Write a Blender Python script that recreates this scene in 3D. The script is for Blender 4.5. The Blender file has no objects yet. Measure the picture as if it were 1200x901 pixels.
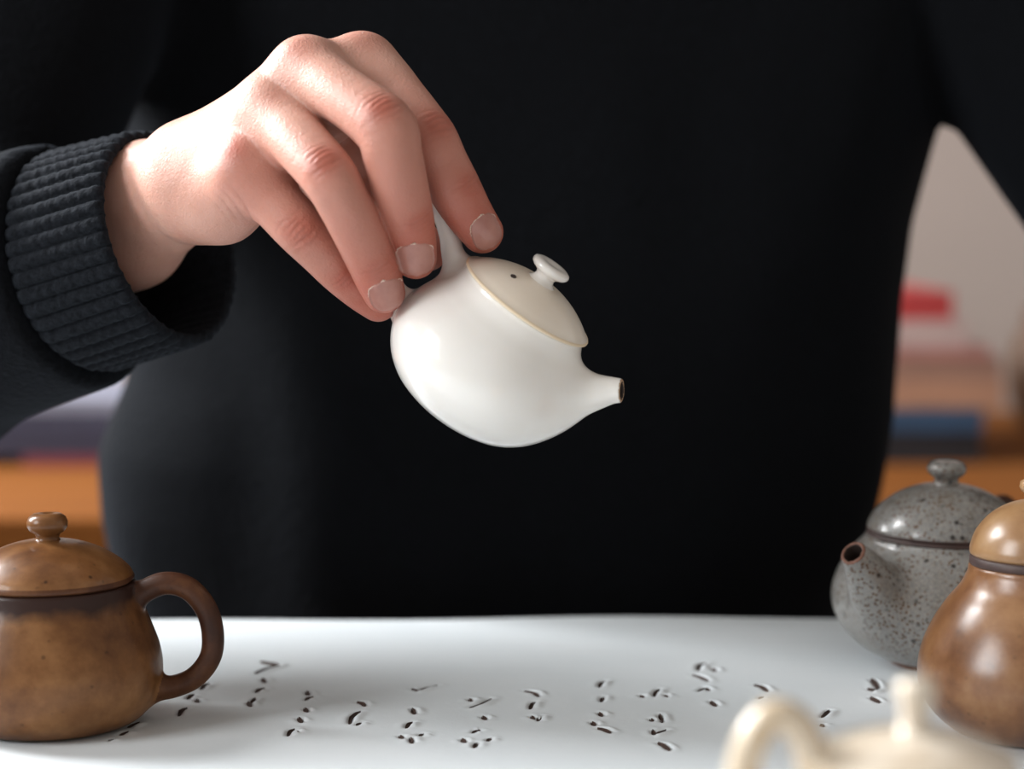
import bpy, bmesh, math, random
import numpy as np
from mathutils import Vector, Matrix, noise

random.seed(7)
rng = np.random.default_rng(7)
scene = bpy.context.scene
COL = scene.collection

# ------------------------------------------------------------------ camera
TABLE_Z = 0.75
CAM_Z = 0.944
PITCH = math.radians(5.0)
FPX = 2400.0
cam_d = bpy.data.cameras.new('camera')
cam_d.sensor_width = 36.0
cam_d.lens = 36.0 * FPX / 1200.0
cam_d.clip_start = 0.02
cam_d.dof.use_dof = True
cam_d.dof.focus_distance = 0.764
cam_d.dof.aperture_fstop = 4.7
cam = bpy.data.objects.new('camera', cam_d)
COL.objects.link(cam)
cam.location = (0, 0, CAM_Z)
cam.rotation_euler = (math.pi / 2 - PITCH, 0, 0)
scene.camera = cam

# ------------------------------------------------------------------ world, window light, exposure
world = bpy.data.worlds.new('world')
scene.world = world
world.use_nodes = True
bg = world.node_tree.nodes['Background']
bg.inputs['Color'].default_value = (1.0, 0.92, 0.84, 1)
bg.inputs['Strength'].default_value = 0.37

def area_light(name, loc, target, sx, sy, power, color):
    l = bpy.data.lights.new(name, 'AREA')
    l.shape = 'RECTANGLE'
    l.size = sx
    l.size_y = sy
    l.energy = power
    l.color = color
    o = bpy.data.objects.new(name, l)
    COL.objects.link(o)
    o.location = loc
    o.rotation_euler = (Vector(target) - Vector(loc)).to_track_quat('-Z', 'Y').to_euler()
    return o

area_light('window_daylight', (-1.66, 1.5, 1.90), (0, 1.2, 1.3), 0.85, 1.15, 132, (0.97, 0.985, 1.0))
area_light('window_daylight', (-1.66, -0.12, 1.72), (0, -0.12, 1.6), 0.9, 1.15, 44, (0.95, 0.98, 1.0))

scene.view_settings.view_transform = 'Standard'
scene.view_settings.look = 'None'
scene.view_settings.gamma = 1.0
scene.view_settings.use_curve_mapping = False
scene.view_settings.exposure = 0.22

# ------------------------------------------------------------------ coordinate helpers
CP, SP = math.cos(PITCH), math.sin(PITCH)
# camera-frame mm (x right, y up, z towards the viewer) -> world metres
CAM_R = np.array([[1, 0, 0], [0, SP, -CP], [0, CP, SP]])   # columns x, y(up), z(back)

def c2w(p):
    p = np.asarray(p, dtype=float)
    return p @ CAM_R.T * 0.001 + np.array([0, 0, CAM_Z])

def cp(px, py, d):
    """point seen at (px, py), d mm along the optical axis, in camera-frame mm"""
    return np.array([(px - 600.0) / FPX * d, (450.5 - py) / FPX * d, -d])

def wp(px, py, d):
    return c2w(cp(px, py, d))

def on_table(px, py):
    t = (py - 450.5) / FPX
    d = (CAM_Z - TABLE_Z - 0.0015) / (SP + t * CP)
    return Vector(((px - 600) / FPX * d, d * (CP - t * SP), TABLE_Z + 0.0015))

# ------------------------------------------------------------------ object helpers
def tag(o, label=None, cat=None, group=None, kind=None):
    if label: o['label'] = label
    if cat: o['category'] = cat
    if group: o['group'] = group
    if kind: o['kind'] = kind
    return o

def empty(name, loc=(0, 0, 0), rot=None):
    o = bpy.data.objects.new(name, None)
    COL.objects.link(o)
    o.empty_display_size = 0.02
    o.location = loc
    if rot is not None:
        o.rotation_mode = 'QUATERNION'
        o.rotation_quaternion = rot
    return o

def mesh_obj(name, verts, faces, mats, parent=None, smooth=True, normals=None, midx=None):
    me = bpy.data.meshes.new(name)
    verts = np.asarray(verts, dtype=np.float32)
    if isinstance(faces, np.ndarray):
        n, k = faces.shape
        me.vertices.add(len(verts))
        me.vertices.foreach_set('co', verts.ravel())
        me.loops.add(n * k)
        me.loops.foreach_set('vertex_index', faces.astype(np.int32).ravel())
        me.polygons.add(n)
        me.polygons.foreach_set('loop_start', np.arange(0, n * k, k, dtype=np.int32))
        me.update(calc_edges=True)
        me.validate()
    else:
        me.from_pydata(verts.tolist(), [], faces)
        me.update()
    me.polygons.foreach_set('use_smooth', np.full(len(me.polygons), smooth))
    if not isinstance(mats, (list, tuple)):
        mats = [mats]
    for m in mats:
        me.materials.append(m)
    if midx is not None:
        me.polygons.foreach_set('material_index', np.asarray(midx, dtype=np.int32))
    if normals is not None:
        me.normals_split_custom_set_from_vertices(np.asarray(normals, dtype=np.float32).tolist())
    o = bpy.data.objects.new(name, me)
    COL.objects.link(o)
    if parent is not None:
        o.parent = parent
    return o

def bm_obj(name, bm, mats, parent=None, smooth=False):
    me = bpy.data.meshes.new(name)
    bm.normal_update()
    bm.to_mesh(me)
    bm.free()
    me.polygons.foreach_set('use_smooth', np.full(len(me.polygons), smooth))
    if not isinstance(mats, (list, tuple)):
        mats = [mats]
    for m in mats:
        me.materials.append(m)
    o = bpy.data.objects.new(name, me)
    COL.objects.link(o)
    if parent is not None:
        o.parent = parent
    return o

def add_box(bm, lo, hi, bevel=0.0, rot=None):
    c = [(a + b) / 2 for a, b in zip(lo, hi)]
    s = [abs(b - a) for a, b in zip(lo, hi)]
    r = bmesh.ops.create_cube(bm, size=1.0)
    vs = r['verts']
    bmesh.ops.scale(bm, vec=s, verts=vs)
    if rot is not None:
        bmesh.ops.rotate(bm, cent=(0, 0, 0), matrix=Matrix.Rotation(rot, 3, 'Z'), verts=vs)
    bmesh.ops.translate(bm, vec=c, verts=vs)
    if bevel > 0:
        es = list({e for v in vs for e in v.link_edges})
        bmesh.ops.bevel(bm, geom=es, offset=bevel, segments=2, profile=0.6, affect='EDGES')

def box_obj(name, lo, hi, mat, parent=None, bevel=0.0, rot=None):
    bm = bmesh.new()
    add_box(bm, lo, hi, bevel, rot)
    return bm_obj(name, bm, mat, parent)

# ------------------------------------------------------------------ splines
def catmull(ctrl, n):
    """ctrl: list of tuples (any dim); returns n samples of a centripetal-ish Catmull-Rom"""
    P = np.asarray(ctrl, dtype=float)
    P = np.vstack([2 * P[0] - P[1], P, 2 * P[-1] - P[-2]])
    m = len(P) - 3
    t = np.linspace(0, m - 1e-9, n)
    i = np.floor(t).astype(int)
    u = (t - i)[:, None]
    p0, p1, p2, p3 = P[i], P[i + 1], P[i + 2], P[i + 3]
    return 0.5 * (2 * p1 + (p2 - p0) * u + (2 * p0 - 5 * p1 + 4 * p2 - p3) * u ** 2 + (3 * p1 - p0 - 3 * p2 + p3) * u ** 3)

# ------------------------------------------------------------------ signed-distance modelling
class Field:
    BIG = 40.0
    def __init__(self, lo, hi, h):
        self.lo = np.asarray(lo, float)
        self.h = h
        self.n = np.ceil((np.asarray(hi, float) - self.lo) / h).astype(int) + 1
        self.ax = [self.lo[i] + h * np.arange(self.n[i]) for i in range(3)]
    def blank(self):
        return np.full(self.n, self.BIG, dtype=np.float32)
    def window(self, lo, hi):
        i0 = np.clip(np.floor((np.asarray(lo) - self.lo) / self.h).astype(int), 0, self.n - 1)
        i1 = np.clip(np.ceil((np.asarray(hi) - self.lo) / self.h).astype(int) + 1, 1, self.n)
        sl = tuple(slice(a, b) for a, b in zip(i0, i1))
        X = self.ax[0][sl[0]][:, None, None].astype(np.float32)
        Y = self.ax[1][sl[1]][None, :, None].astype(np.float32)
        Z = self.ax[2][sl[2]][None, None, :].astype(np.float32)
        return sl, X, Y, Z
    def chain(self, F, pts, pad, squash=None):
        """hard union of a sphere-swept polyline; pts rows = x,y,z,r"""
        for a, b in zip(pts[:-1], pts[1:]):
            r = max(a[3], b[3])
            lo = np.minimum(a[:3], b[:3]) - r - pad
            hi = np.maximum(a[:3], b[:3]) + r + pad
            sl, X, Y, Z = self.window(lo, hi)
            if min(s.stop - s.start for s in sl) <= 0:
                continue
            d = b[:3] - a[:3]
            L = max(float(d @ d), 1e-9)
            qx, qy, qz = X - a[0], Y - a[1], Z - a[2]
            t = np.clip((qx * d[0] + qy * d[1] + qz * d[2]) / L, 0, 1)
            D = np.sqrt((qx - t * d[0]) ** 2 + (qy - t * d[1]) ** 2 + (qz - t * d[2]) ** 2) - (a[3] + t * (b[3] - a[3]))
            F[sl] = np.minimum(F[sl], D)
        return F

def smin(a, b, k):
    h = np.clip(k - np.abs(a - b), 0, None) / k
    return np.minimum(a, b) - h * h * (k * 0.25)

def smax(a, b, k):
    return -smin(-a, -b, k)

def sample(F, fld, P):
    q = (P - fld.lo) / fld.h
    i = np.clip(np.floor(q).astype(int), 0, fld.n - 2)
    f = q - i
    out = 0
    for dx in (0, 1):
        for dy in (0, 1):
            for dz in (0, 1):
                w = (f[:, 0] if dx else 1 - f[:, 0]) * (f[:, 1] if dy else 1 - f[:, 1]) * (f[:, 2] if dz else 1 - f[:, 2])
                out = out + w * F[i[:, 0] + dx, i[:, 1] + dy, i[:, 2] + dz]
    return out

def grad(F, fld, P, e=None):
    e = e or fld.h
    G = np.zeros_like(P)
    for k in range(3):
        d = np.zeros(3); d[k] = e
        G[:, k] = sample(F, fld, P + d) - sample(F, fld, P - d)
    return G / np.maximum(np.linalg.norm(G, axis=1, keepdims=True), 1e-9)

def surface(F, fld):
    """naive surface nets: verts, quads, normals"""
    S = F < 0
    nx, ny, nz = S.shape
    cnt = np.zeros((nx - 1, ny - 1, nz - 1), dtype=np.int8)
    for dx in (0, 1):
        for dy in (0, 1):
            for dz in (0, 1):
                cnt += S[dx:nx - 1 + dx, dy:ny - 1 + dy, dz:nz - 1 + dz]
    act = np.argwhere((cnt > 0) & (cnt < 8))
    idx = np.full(cnt.shape, -1, dtype=np.int32)
    idx[tuple(act.T)] = np.arange(len(act))
    corners = [(a, b, c) for a in (0, 1) for b in (0, 1) for c in (0, 1)]
    V = {c: F[act[:, 0] + c[0], act[:, 1] + c[1], act[:, 2] + c[2]].astype(float) for c in corners}
    acc = np.zeros((len(act), 3)); num = np.zeros(len(act))
    for c in corners:
        for k in range(3):
            if c[k] == 0:
                c2 = list(c); c2[k] = 1; c2 = tuple(c2)
                a, b = V[c], V[c2]
                m = (a < 0) != (b < 0)
                t = np.where(m, a / np.where(m, a - b, 1), 0)
                p = np.tile(np.array(c, float), (len(act), 1)); p[:, k] += t
                acc[m] += p[m]; num[m] += 1
    P = fld.lo + fld.h * (act + acc / np.maximum(num, 1)[:, None])
    quads = []
    for k in range(3):
        a = [slice(None)] * 3; b = [slice(None)] * 3
        a[k] = slice(0, -1); b[k] = slice(1, None)
        s0, s1 = S[tuple(a)], S[tuple(b)]
        E = np.argwhere(s0 != s1)
        u, v = (k + 1) % 3, (k + 2) % 3
        E = E[(E[:, u] > 0) & (E[:, v] > 0) & (E[:, u] < S.shape[u] - 1) & (E[:, v] < S.shape[v] - 1)]
        if len(E) == 0: continue
        inside = s0[tuple(E.T)]
        def cell(du, dv):
            C = E.copy(); C[:, u] += du; C[:, v] += dv
            return idx[tuple(C.T)]
        q = np.stack([cell(-1, -1), cell(0, -1), cell(0, 0), cell(-1, 0)], 1)
        q[~inside] = q[~inside][:, ::-1]
        quads.append(q)
    Q = np.vstack(quads)
    Q = Q[(Q >= 0).all(1)]
    for _ in range(2):
        g = grad(F, fld, P, fld.h * 0.7)
        P = P - g * np.clip(sample(F, fld, P), -fld.h, fld.h)[:, None] * 0.9
    return P, Q, grad(F, fld, P)

# ------------------------------------------------------------------ materials
class NT:
    def __init__(self, name):
        self.m = bpy.data.materials.new(name)
        self.m.use_nodes = True
        self.t = self.m.node_tree
        self.b = self.t.nodes['Principled BSDF']
    def n(self, typ, **kw):
        nd = self.t.nodes.new(typ)
        for k, v in kw.items():
            if hasattr(nd, k): setattr(nd, k, v)
        return nd
    def l(self, a, b):
        self.t.links.new(a, b)
    def set(self, **kw):
        for k, v in kw.items():
            s = self.b.inputs[k.replace('_', ' ')]
            s.default_value = v
    def coord(self, which='Object', scale=(1, 1, 1)):
        c = self.n('ShaderNodeTexCoord')
        mp = self.n('ShaderNodeMapping')
        mp.inputs['Scale'].default_value = scale
        self.l(c.outputs[which], mp.inputs['Vector'])
        return mp.outputs['Vector']
    def noise(self, vec, scale, detail=4, rough=0.55):
        nd = self.n('ShaderNodeTexNoise')
        nd.inputs['Scale'].default_value = scale
        nd.inputs['Detail'].default_value = detail
        nd.inputs['Roughness'].default_value = rough
        self.l(vec, nd.inputs['Vector'])
        return nd.outputs['Fac']
    def ramp(self, fac, stops, interp='LINEAR'):
        r = self.n('ShaderNodeValToRGB')
        r.color_ramp.interpolation = interp
        el = r.color_ramp.elements
        while len(el) < len(stops): el.new(0.5)
        for e, (p, c) in zip(el, stops):
            e.position = p
            e.color = (*c, 1) if len(c) == 3 else c
        self.l(fac, r.inputs['Fac'])
        return r.outputs['Color']
    def mix(self, fac, a, b, mode='MIX'):
        m = self.n('ShaderNodeMix', data_type='RGBA', blend_type=mode)
        for s, v in ((m.inputs['Factor'], fac), (m.inputs['A'], a), (m.inputs['B'], b)):
            pass
        ia = [i for i in m.inputs if i.name == 'A' and i.type == 'RGBA'][0]
        ib = [i for i in m.inputs if i.name == 'B' and i.type == 'RGBA'][0]
        fi = [i for i in m.inputs if i.name == 'Factor' and i.type == 'VALUE'][0]
        for s, v in ((fi, fac), (ia, a), (ib, b)):
            if hasattr(v, 'is_linked'): self.l(v, s)
            elif isinstance(v, (int, float)): s.default_value = v
            else: s.default_value = (*v, 1)
        return [o for o in m.outputs if o.type == 'RGBA'][0]
    def math(self, op, a, b=0.0):
        m = self.n('ShaderNodeMath', operation=op)
        for s, v in zip(m.inputs, (a, b)):
            if hasattr(v, 'is_linked'): self.l(v, s)
            else: s.default_value = v
        return m.outputs[0]
    def bump(self, height, strength, dist):
        b = self.n('ShaderNodeBump')
        b.inputs['Strength'].default_value = strength
        b.inputs['Distance'].default_value = dist
        self.l(height, b.inputs['Height'])
        self.l(b.outputs['Normal'], self.b.inputs['Normal'])
    def color(self, c):
        if hasattr(c, 'is_linked'): self.l(c, self.b.inputs['Base Color'])
        else: self.b.inputs['Base Color'].default_value = (*c, 1)

def mat_plain(name, c, rough=0.6, var=0.12, scale=30, **kw):
    t = NT(name)
    v = t.coord('Object')
    n = t.noise(v, scale, 4)
    lo = tuple(x * (1 - var) for x in c); hi = tuple(min(1, x * (1 + var)) for x in c)
    t.color(t.ramp(n, [(0.3, lo), (0.7, hi)]))
    t.set(Roughness=rough, **kw)
    return t.m

def mat_porcelain(name, c, c2, rough=0.16):
    t = NT(name)
    v = t.coord('Object')
    n = t.noise(v, 22, 3)
    t.color(t.ramp(n, [(0.35, c), (0.68, c2)]))
    t.set(Roughness=rough, Coat_Weight=0.35, Coat_Roughness=0.04)
    t.b.inputs['Subsurface Weight'].default_value = 0.12
    t.b.inputs['Subsurface Radius'].default_value = (1.0, 0.8, 0.6)
    t.b.inputs['Subsurface Scale'].default_value = 0.002
    t.bump(t.noise(v, 60, 2), 0.03, 0.001)
    return t.m

M = {}
M['porcelain'] = mat_porcelain('white_porcelain', (0.82, 0.79, 0.75), (0.85, 0.825, 0.79))
M['porcelain_lid'] = mat_porcelain('warm_white_porcelain', (0.83, 0.735, 0.62), (0.86, 0.80, 0.72), 0.3)
M['porcelain_edge'] = mat_plain('bare_cream_porcelain_edge', (0.76, 0.62, 0.44), 0.55, 0.08, 60)
M['hole_shade'] = mat_plain('hole_shade', (0.04, 0.025, 0.02), 0.8)  # near-black colour stands in for the shade inside holes
M['tea_stain'] = mat_plain('tea_stained_porcelain', (0.42, 0.27, 0.16), 0.5)

def mat_brown_glaze(name, pal, rim_z=None, rough=0.34, spot=0.5, coat=0.25, crough=0.12):
    t = NT(name)
    v = t.coord('Object')
    n = t.noise(v, 38, 6, 0.62)
    col = t.ramp(n, [(0.34, pal[0]), (0.5, pal[1]), (0.66, pal[2])])
    sp = t.n('ShaderNodeTexVoronoi')
    sp.inputs['Scale'].default_value = 190
    t.l(v, sp.inputs['Vector'])
    dots = t.ramp(sp.outputs['Distance'], [(0.10, (1, 1, 1)), (0.2, (0, 0, 0))])
    gate = t.ramp(t.noise(v, 120, 2), [(0.52, (0, 0, 0)), (0.6, (1, 1, 1))])
    f = t.math('MULTIPLY', t.math('MULTIPLY', dots, gate), spot)
    col = t.mix(f, col, tuple(x * 0.25 for x in pal[0]))
    if rim_z:
        sx = t.n('ShaderNodeSeparateXYZ')
        t.l(v, sx.inputs[0])
        z = t.math('ADD', sx.outputs['Z'], t.math('MULTIPLY', t.math('SUBTRACT', t.noise(v, 90, 4), 0.5), 0.008))
        band = t.n('ShaderNodeMapRange')
        band.inputs['From Min'].default_value = rim_z[0]
        band.inputs['From Max'].default_value = rim_z[1]
        t.l(z, band.inputs['Value'])
        col = t.mix(band.outputs['Result'], col, rim_z[2])
    t.color(col)
    t.set(Roughness=rough, Coat_Weight=coat, Coat_Roughness=crough)
    t.bump(t.noise(v, 75, 5), 0.22, 0.0012)
    return t.m

BROWN = [(0.08, 0.029, 0.009), (0.15, 0.062, 0.020), (0.235, 0.11, 0.042)]
M['brown_body'] = mat_brown_glaze('matte_brown_glaze', BROWN, (0.0435, 0.0485, (0.025, 0.010, 0.007)), 0.46, 0.5, 0.12)
M['brown_lid'] = mat_brown_glaze('matte_brown_lid_glaze', BROWN, None, 0.36, 0.8)
M['brown_dark'] = mat_brown_glaze('dark_brown_glaze', [(0.03, 0.010, 0.005), (0.06, 0.021, 0.009), (0.12, 0.047, 0.018)], None, 0.5, 0.5, 0.05)
TAN = [(0.12, 0.045, 0.017), (0.21, 0.092, 0.037), (0.31, 0.16, 0.073)]
M['tan_body'] = mat_brown_glaze('glossy_tan_glaze', TAN, None, 0.3, 0.3, 0.3, 0.28)
M['tan_lid'] = mat_brown_glaze('glossy_tan_lid_glaze', [(0.23, 0.115, 0.048), (0.30, 0.165, 0.075), (0.38, 0.235, 0.12)], None, 0.3, 0.2, 0.3, 0.28)
for k_ in ('brown_body', 'brown_lid', 'brown_dark'):
    M[k_].node_tree.nodes['Principled BSDF'].inputs['Specular IOR Level'].default_value = 0.22
M['bare_clay'] = mat_plain('dark_bare_clay', (0.055, 0.03, 0.026), 0.55, 0.3, 120)
M['rust_clay'] = mat_plain('rust_bare_clay', (0.14, 0.05, 0.025), 0.6, 0.3, 120)

def mat_grey_glaze(name):
    t = NT(name)
    v = t.coord('Object')
    n = t.noise(v, 34, 5, 0.6)
    col = t.ramp(n, [(0.3, (0.10, 0.085, 0.068)), (0.5, (0.16, 0.16, 0.158)), (0.72, (0.235, 0.245, 0.245))])
    # fine pale and dark grain
    g = t.noise(v, 900, 2, 0.7)
    col = t.mix(t.ramp(g, [(0.35, (0, 0, 0)), (0.75, (0.5, 0.5, 0.5))]), col, (0.40, 0.36, 0.30))
    # rusty freckles gathered in clouds
    for sc, lo, colr, gsc, g0 in ((520, 0.24, (0.10, 0.05, 0.025), 30, 0.40), (420, 0.16, (0.07, 0.04, 0.025), 45, 0.45), (230, 0.17, (0.018, 0.013, 0.011), 70, 0.44)):
        sp = t.n('ShaderNodeTexVoronoi')
        sp.inputs['Scale'].default_value = sc
        t.l(v, sp.inputs['Vector'])
        dots = t.ramp(sp.outputs['Distance'], [(lo, (1, 1, 1)), (lo + 0.14, (0, 0, 0))])
        gate = t.ramp(t.noise(v, gsc, 3), [(g0, (0, 0, 0)), (g0 + 0.12, (1, 1, 1))])
        col = t.mix(t.math('MULTIPLY', dots, gate), col, colr)
    t.color(col)
    t.set(Roughness=0.3, Coat_Weight=0.3, Coat_Roughness=0.1)
    t.bump(t.noise(v, 260, 4), 0.16, 0.0008)
    return t.m
M['grey_glaze'] = mat_grey_glaze('speckled_grey_glaze')
M['cream_glaze'] = mat_brown_glaze('cream_glaze', [(0.52, 0.42, 0.31), (0.64, 0.55, 0.44), (0.75, 0.69, 0.60)], None, 0.12, 0.1, 0.6)
M['amber_glaze'] = mat_brown_glaze('amber_washed_cream_glaze', [(0.48, 0.34, 0.20), (0.62, 0.50, 0.36), (0.75, 0.68, 0.58)], None, 0.14, 0.1, 0.6)

def mat_skin():
    t = NT('skin')
    v = t.coord('Object')
    a = t.n('ShaderNodeAttribute', attribute_name='flush')
    c = t.n('ShaderNodeAttribute', attribute_name='crease')
    n1 = t.noise(v, 55, 4)
    base = t.ramp(n1, [(0.3, (0.53, 0.275, 0.21)), (0.7, (0.59, 0.335, 0.265))])
    fl = t.math('MULTIPLY', a.outputs['Fac'], t.math('ADD', t.math('MULTIPLY', n1, 0.7), 0.65))
    col = t.mix(fl, base, (0.42, 0.125, 0.085))
    col = t.mix(t.math('MULTIPLY', c.outputs['Fac'], 0.75), col, (0.30, 0.10, 0.07))
    fr = t.n('ShaderNodeTexVoronoi'); fr.inputs['Scale'].default_value = 140
    t.l(v, fr.inputs['Vector'])
    fk = t.math('MULTIPLY', t.ramp(fr.outputs['Distance'], [(0.04, (1, 1, 1)), (0.1, (0, 0, 0))]), 0.18)
    col = t.mix(fk, col, (0.40, 0.15, 0.09))
    t.color(col)
    t.set(Roughness=0.46, Specular_IOR_Level=0.42)
    t.b.inputs['Subsurface Weight'].default_value = 0.22
    t.b.inputs['Subsurface Radius'].default_value = (1.0, 0.35, 0.2)
    t.b.inputs['Subsurface Scale'].default_value = 0.0022
    vo = t.n('ShaderNodeTexVoronoi', feature='DISTANCE_TO_EDGE'); vo.inputs['Scale'].default_value = 680
    t.l(v, vo.inputs['Vector'])
    hgt = t.math('ADD', t.math('MULTIPLY', vo.outputs['Distance'], 0.8), t.noise(v, 420, 3))
    t.bump(hgt, 0.42, 0.0005)
    return t.m
M['skin'] = mat_skin()
t = NT('fingernail')
v = t.coord('Object')
t.color(t.ramp(t.noise(v, 160, 3), [(0.3, (0.36, 0.15, 0.12)), (0.7, (0.43, 0.20, 0.16))]))
t.set(Roughness=0.3, Coat_Weight=0.15)
M['nail'] = t.m
M['dry_skin'] = mat_plain('dry_cuticle_skin', (0.72, 0.56, 0.47), 0.7, 0.2, 900)

def mat_sweater(name, c, c2, knit=True):
    t = NT(name)
    v = t.coord('Object')
    n = t.noise(v, 500, 4, 0.7)
    t.color(t.ramp(n, [(0.35, c), (0.7, c2)]))
    t.set(Roughness=0.95, Specular_IOR_Level=0.1)
    t.b.inputs['Sheen Weight'].default_value = 0.03
    t.b.inputs['Sheen Roughness'].default_value = 0.55
    t.b.inputs['Sheen Tint'].default_value = (0.6, 0.75, 1.0, 1)
    w = t.noise(v, 330, 3, 0.6)
    t.bump(w, 0.6, 0.0016)
    return t.m
M['sweater'] = mat_sweater('black_wool_knit', (0.0016, 0.0018, 0.0023), (0.0050, 0.0056, 0.0074))
M['cuff'] = mat_sweater('lit_black_ribbed_wool', (0.004, 0.0047, 0.006), (0.013, 0.015, 0.019))  # same wool as the sweater, light falling on the cuff put into its colour
M['trousers'] = mat_plain('dark_trousers', (0.02, 0.02, 0.025), 0.9)

t = NT('thick_white_paper')
v = t.coord('Object')
t.color(t.ramp(t.noise(v, 14, 5), [(0.3, (0.64, 0.685, 0.71)), (0.7, (0.685, 0.72, 0.74))]))
t.set(Roughness=0.6, Specular_IOR_Level=0.2)
t.bump(t.noise(v, 260, 4), 0.1, 0.0008)
M['paper'] = t.m
M['torn_brown'] = mat_plain('dark_brown_tear', (0.04, 0.018, 0.011), 0.8, 0.45, 700)  # dark brown of the slivers in the cut strokes

def mat_wood(name, c1, c2, rough=0.45):
    t = NT(name)
    v = t.coord('Object', (1.2, 9, 9))
    n = t.noise(v, 4, 6, 0.6)
    t.color(t.ramp(n, [(0.3, c1), (0.7, c2)]))
    t.set(Roughness=rough, Specular_IOR_Level=0.12)
    return t.m
M['orange_wood'] = mat_wood('orange_stained_wood', (0.14, 0.045, 0.008), (0.20, 0.069, 0.013), 0.8)
M['brown_wood'] = mat_wood('dull_brown_wood', (0.15, 0.075, 0.035), (0.22, 0.11, 0.05))
M['table_wood'] = mat_wood('dark_table_wood', (0.10, 0.055, 0.03), (0.16, 0.09, 0.05))
M['wall'] = mat_plain('warm_grey_plaster', (0.34, 0.285, 0.255), 0.9, 0.05, 3)
M['floor'] = mat_wood('floor_boards', (0.14, 0.08, 0.045), (0.2, 0.12, 0.07))
M['white_paint'] = mat_plain('white_window_paint', (0.7, 0.7, 0.68), 0.5, 0.04)
M['pages'] = mat_plain('book_pages', (0.62, 0.56, 0.47), 0.9, 0.1, 200)
M['vase'] = mat_plain('brown_stoneware', (0.10, 0.055, 0.033), 0.5, 0.2, 30)
def book_mat(nm, c):
    return mat_plain(nm + '_book_cloth', c, 0.6, 0.08, 60)

# ================================================================== SETTING
box_obj('floor', (-1.6, -0.9, -0.05), (2.0, 2.5, 0.0), M['floor'])
bpy.data.objects['floor']['kind'] = 'structure'
tag(box_obj('wall_back', (-1.6, 2.42, 0.0), (2.0, 2.5, 2.8), M['wall']), kind='structure')
# left wall with two window openings
bm = bmesh.new()
X0, X1 = -1.6, -1.54
OPEN = [(-0.57, 0.33), (1.05, 1.95)]
ZO = (1.14, 2.46)
add_box(bm, (X0, -0.9, 0), (X1, 2.42, ZO[0]))
add_box(bm, (X0, -0.9, ZO[1]), (X1, 2.42, 2.8))
ys = [-0.9] + [y for o in OPEN for y in o] + [2.42]
for k in range(0, len(ys), 2):
    add_box(bm, (X0, ys[k], ZO[0]), (X1, ys[k + 1], ZO[1]))
tag(bm_obj('wall_left', bm, M['wall']), kind='structure')
for k, (a, b) in enumerate(OPEN):
    w = tag(empty('window_%d' % (k + 1), (X1, (a + b) / 2, ZO[0])), kind='structure')
    wd, ht, fx = (b - a), ZO[1] - ZO[0], 0.045
    bm = bmesh.new()
    add_box(bm, (-0.05, -wd / 2, 0), (0.01, -wd / 2 + fx, ht))
    add_box(bm, (-0.05, wd / 2 - fx, 0), (0.01, wd / 2, ht))
    add_box(bm, (-0.05, -wd / 2 + fx, 0), (0.01, wd / 2 - fx, fx))
    add_box(bm, (-0.05, -wd / 2 + fx, ht - fx), (0.01, wd / 2 - fx, ht))
    bm_obj('window_frame', bm, M['white_paint'], w)
    box_obj('window_bar', (-0.04, -0.014, fx), (0.0, 0.014, ht - fx), M['white_paint'], w)
    box_obj('window_bar', (-0.04, -wd / 2 + fx, ht * 0.62), (0.0, wd / 2 - fx, ht * 0.62 + 0.028), M['white_paint'], w)
    box_obj('window_sill', (-0.02, -wd / 2 - 0.04, -0.03), (0.10, wd / 2 + 0.04, -0.001), M['white_paint'], w)

# ------------------------------------------------------------------ table
tb = tag(empty('table', (0, 0.55, 0)), 'table standing under the white sheet of cut paper', 'table')
TB_BACK = 0.944
box_obj('table_top', (-0.55, 0.15 - 0.55, TABLE_Z - 0.03), (0.55, TB_BACK - 0.003 - 0.55, TABLE_Z), M['table_wood'], tb, 0.003)
for sx in (-1, 1):
    for yy in (-0.33, 0.33):
        box_obj('leg', (sx * 0.49 - 0.025, yy - 0.025, 0), (sx * 0.49 + 0.025, yy + 0.025, TABLE_Z - 0.03), M['table_wood'], tb, 0.003)

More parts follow.
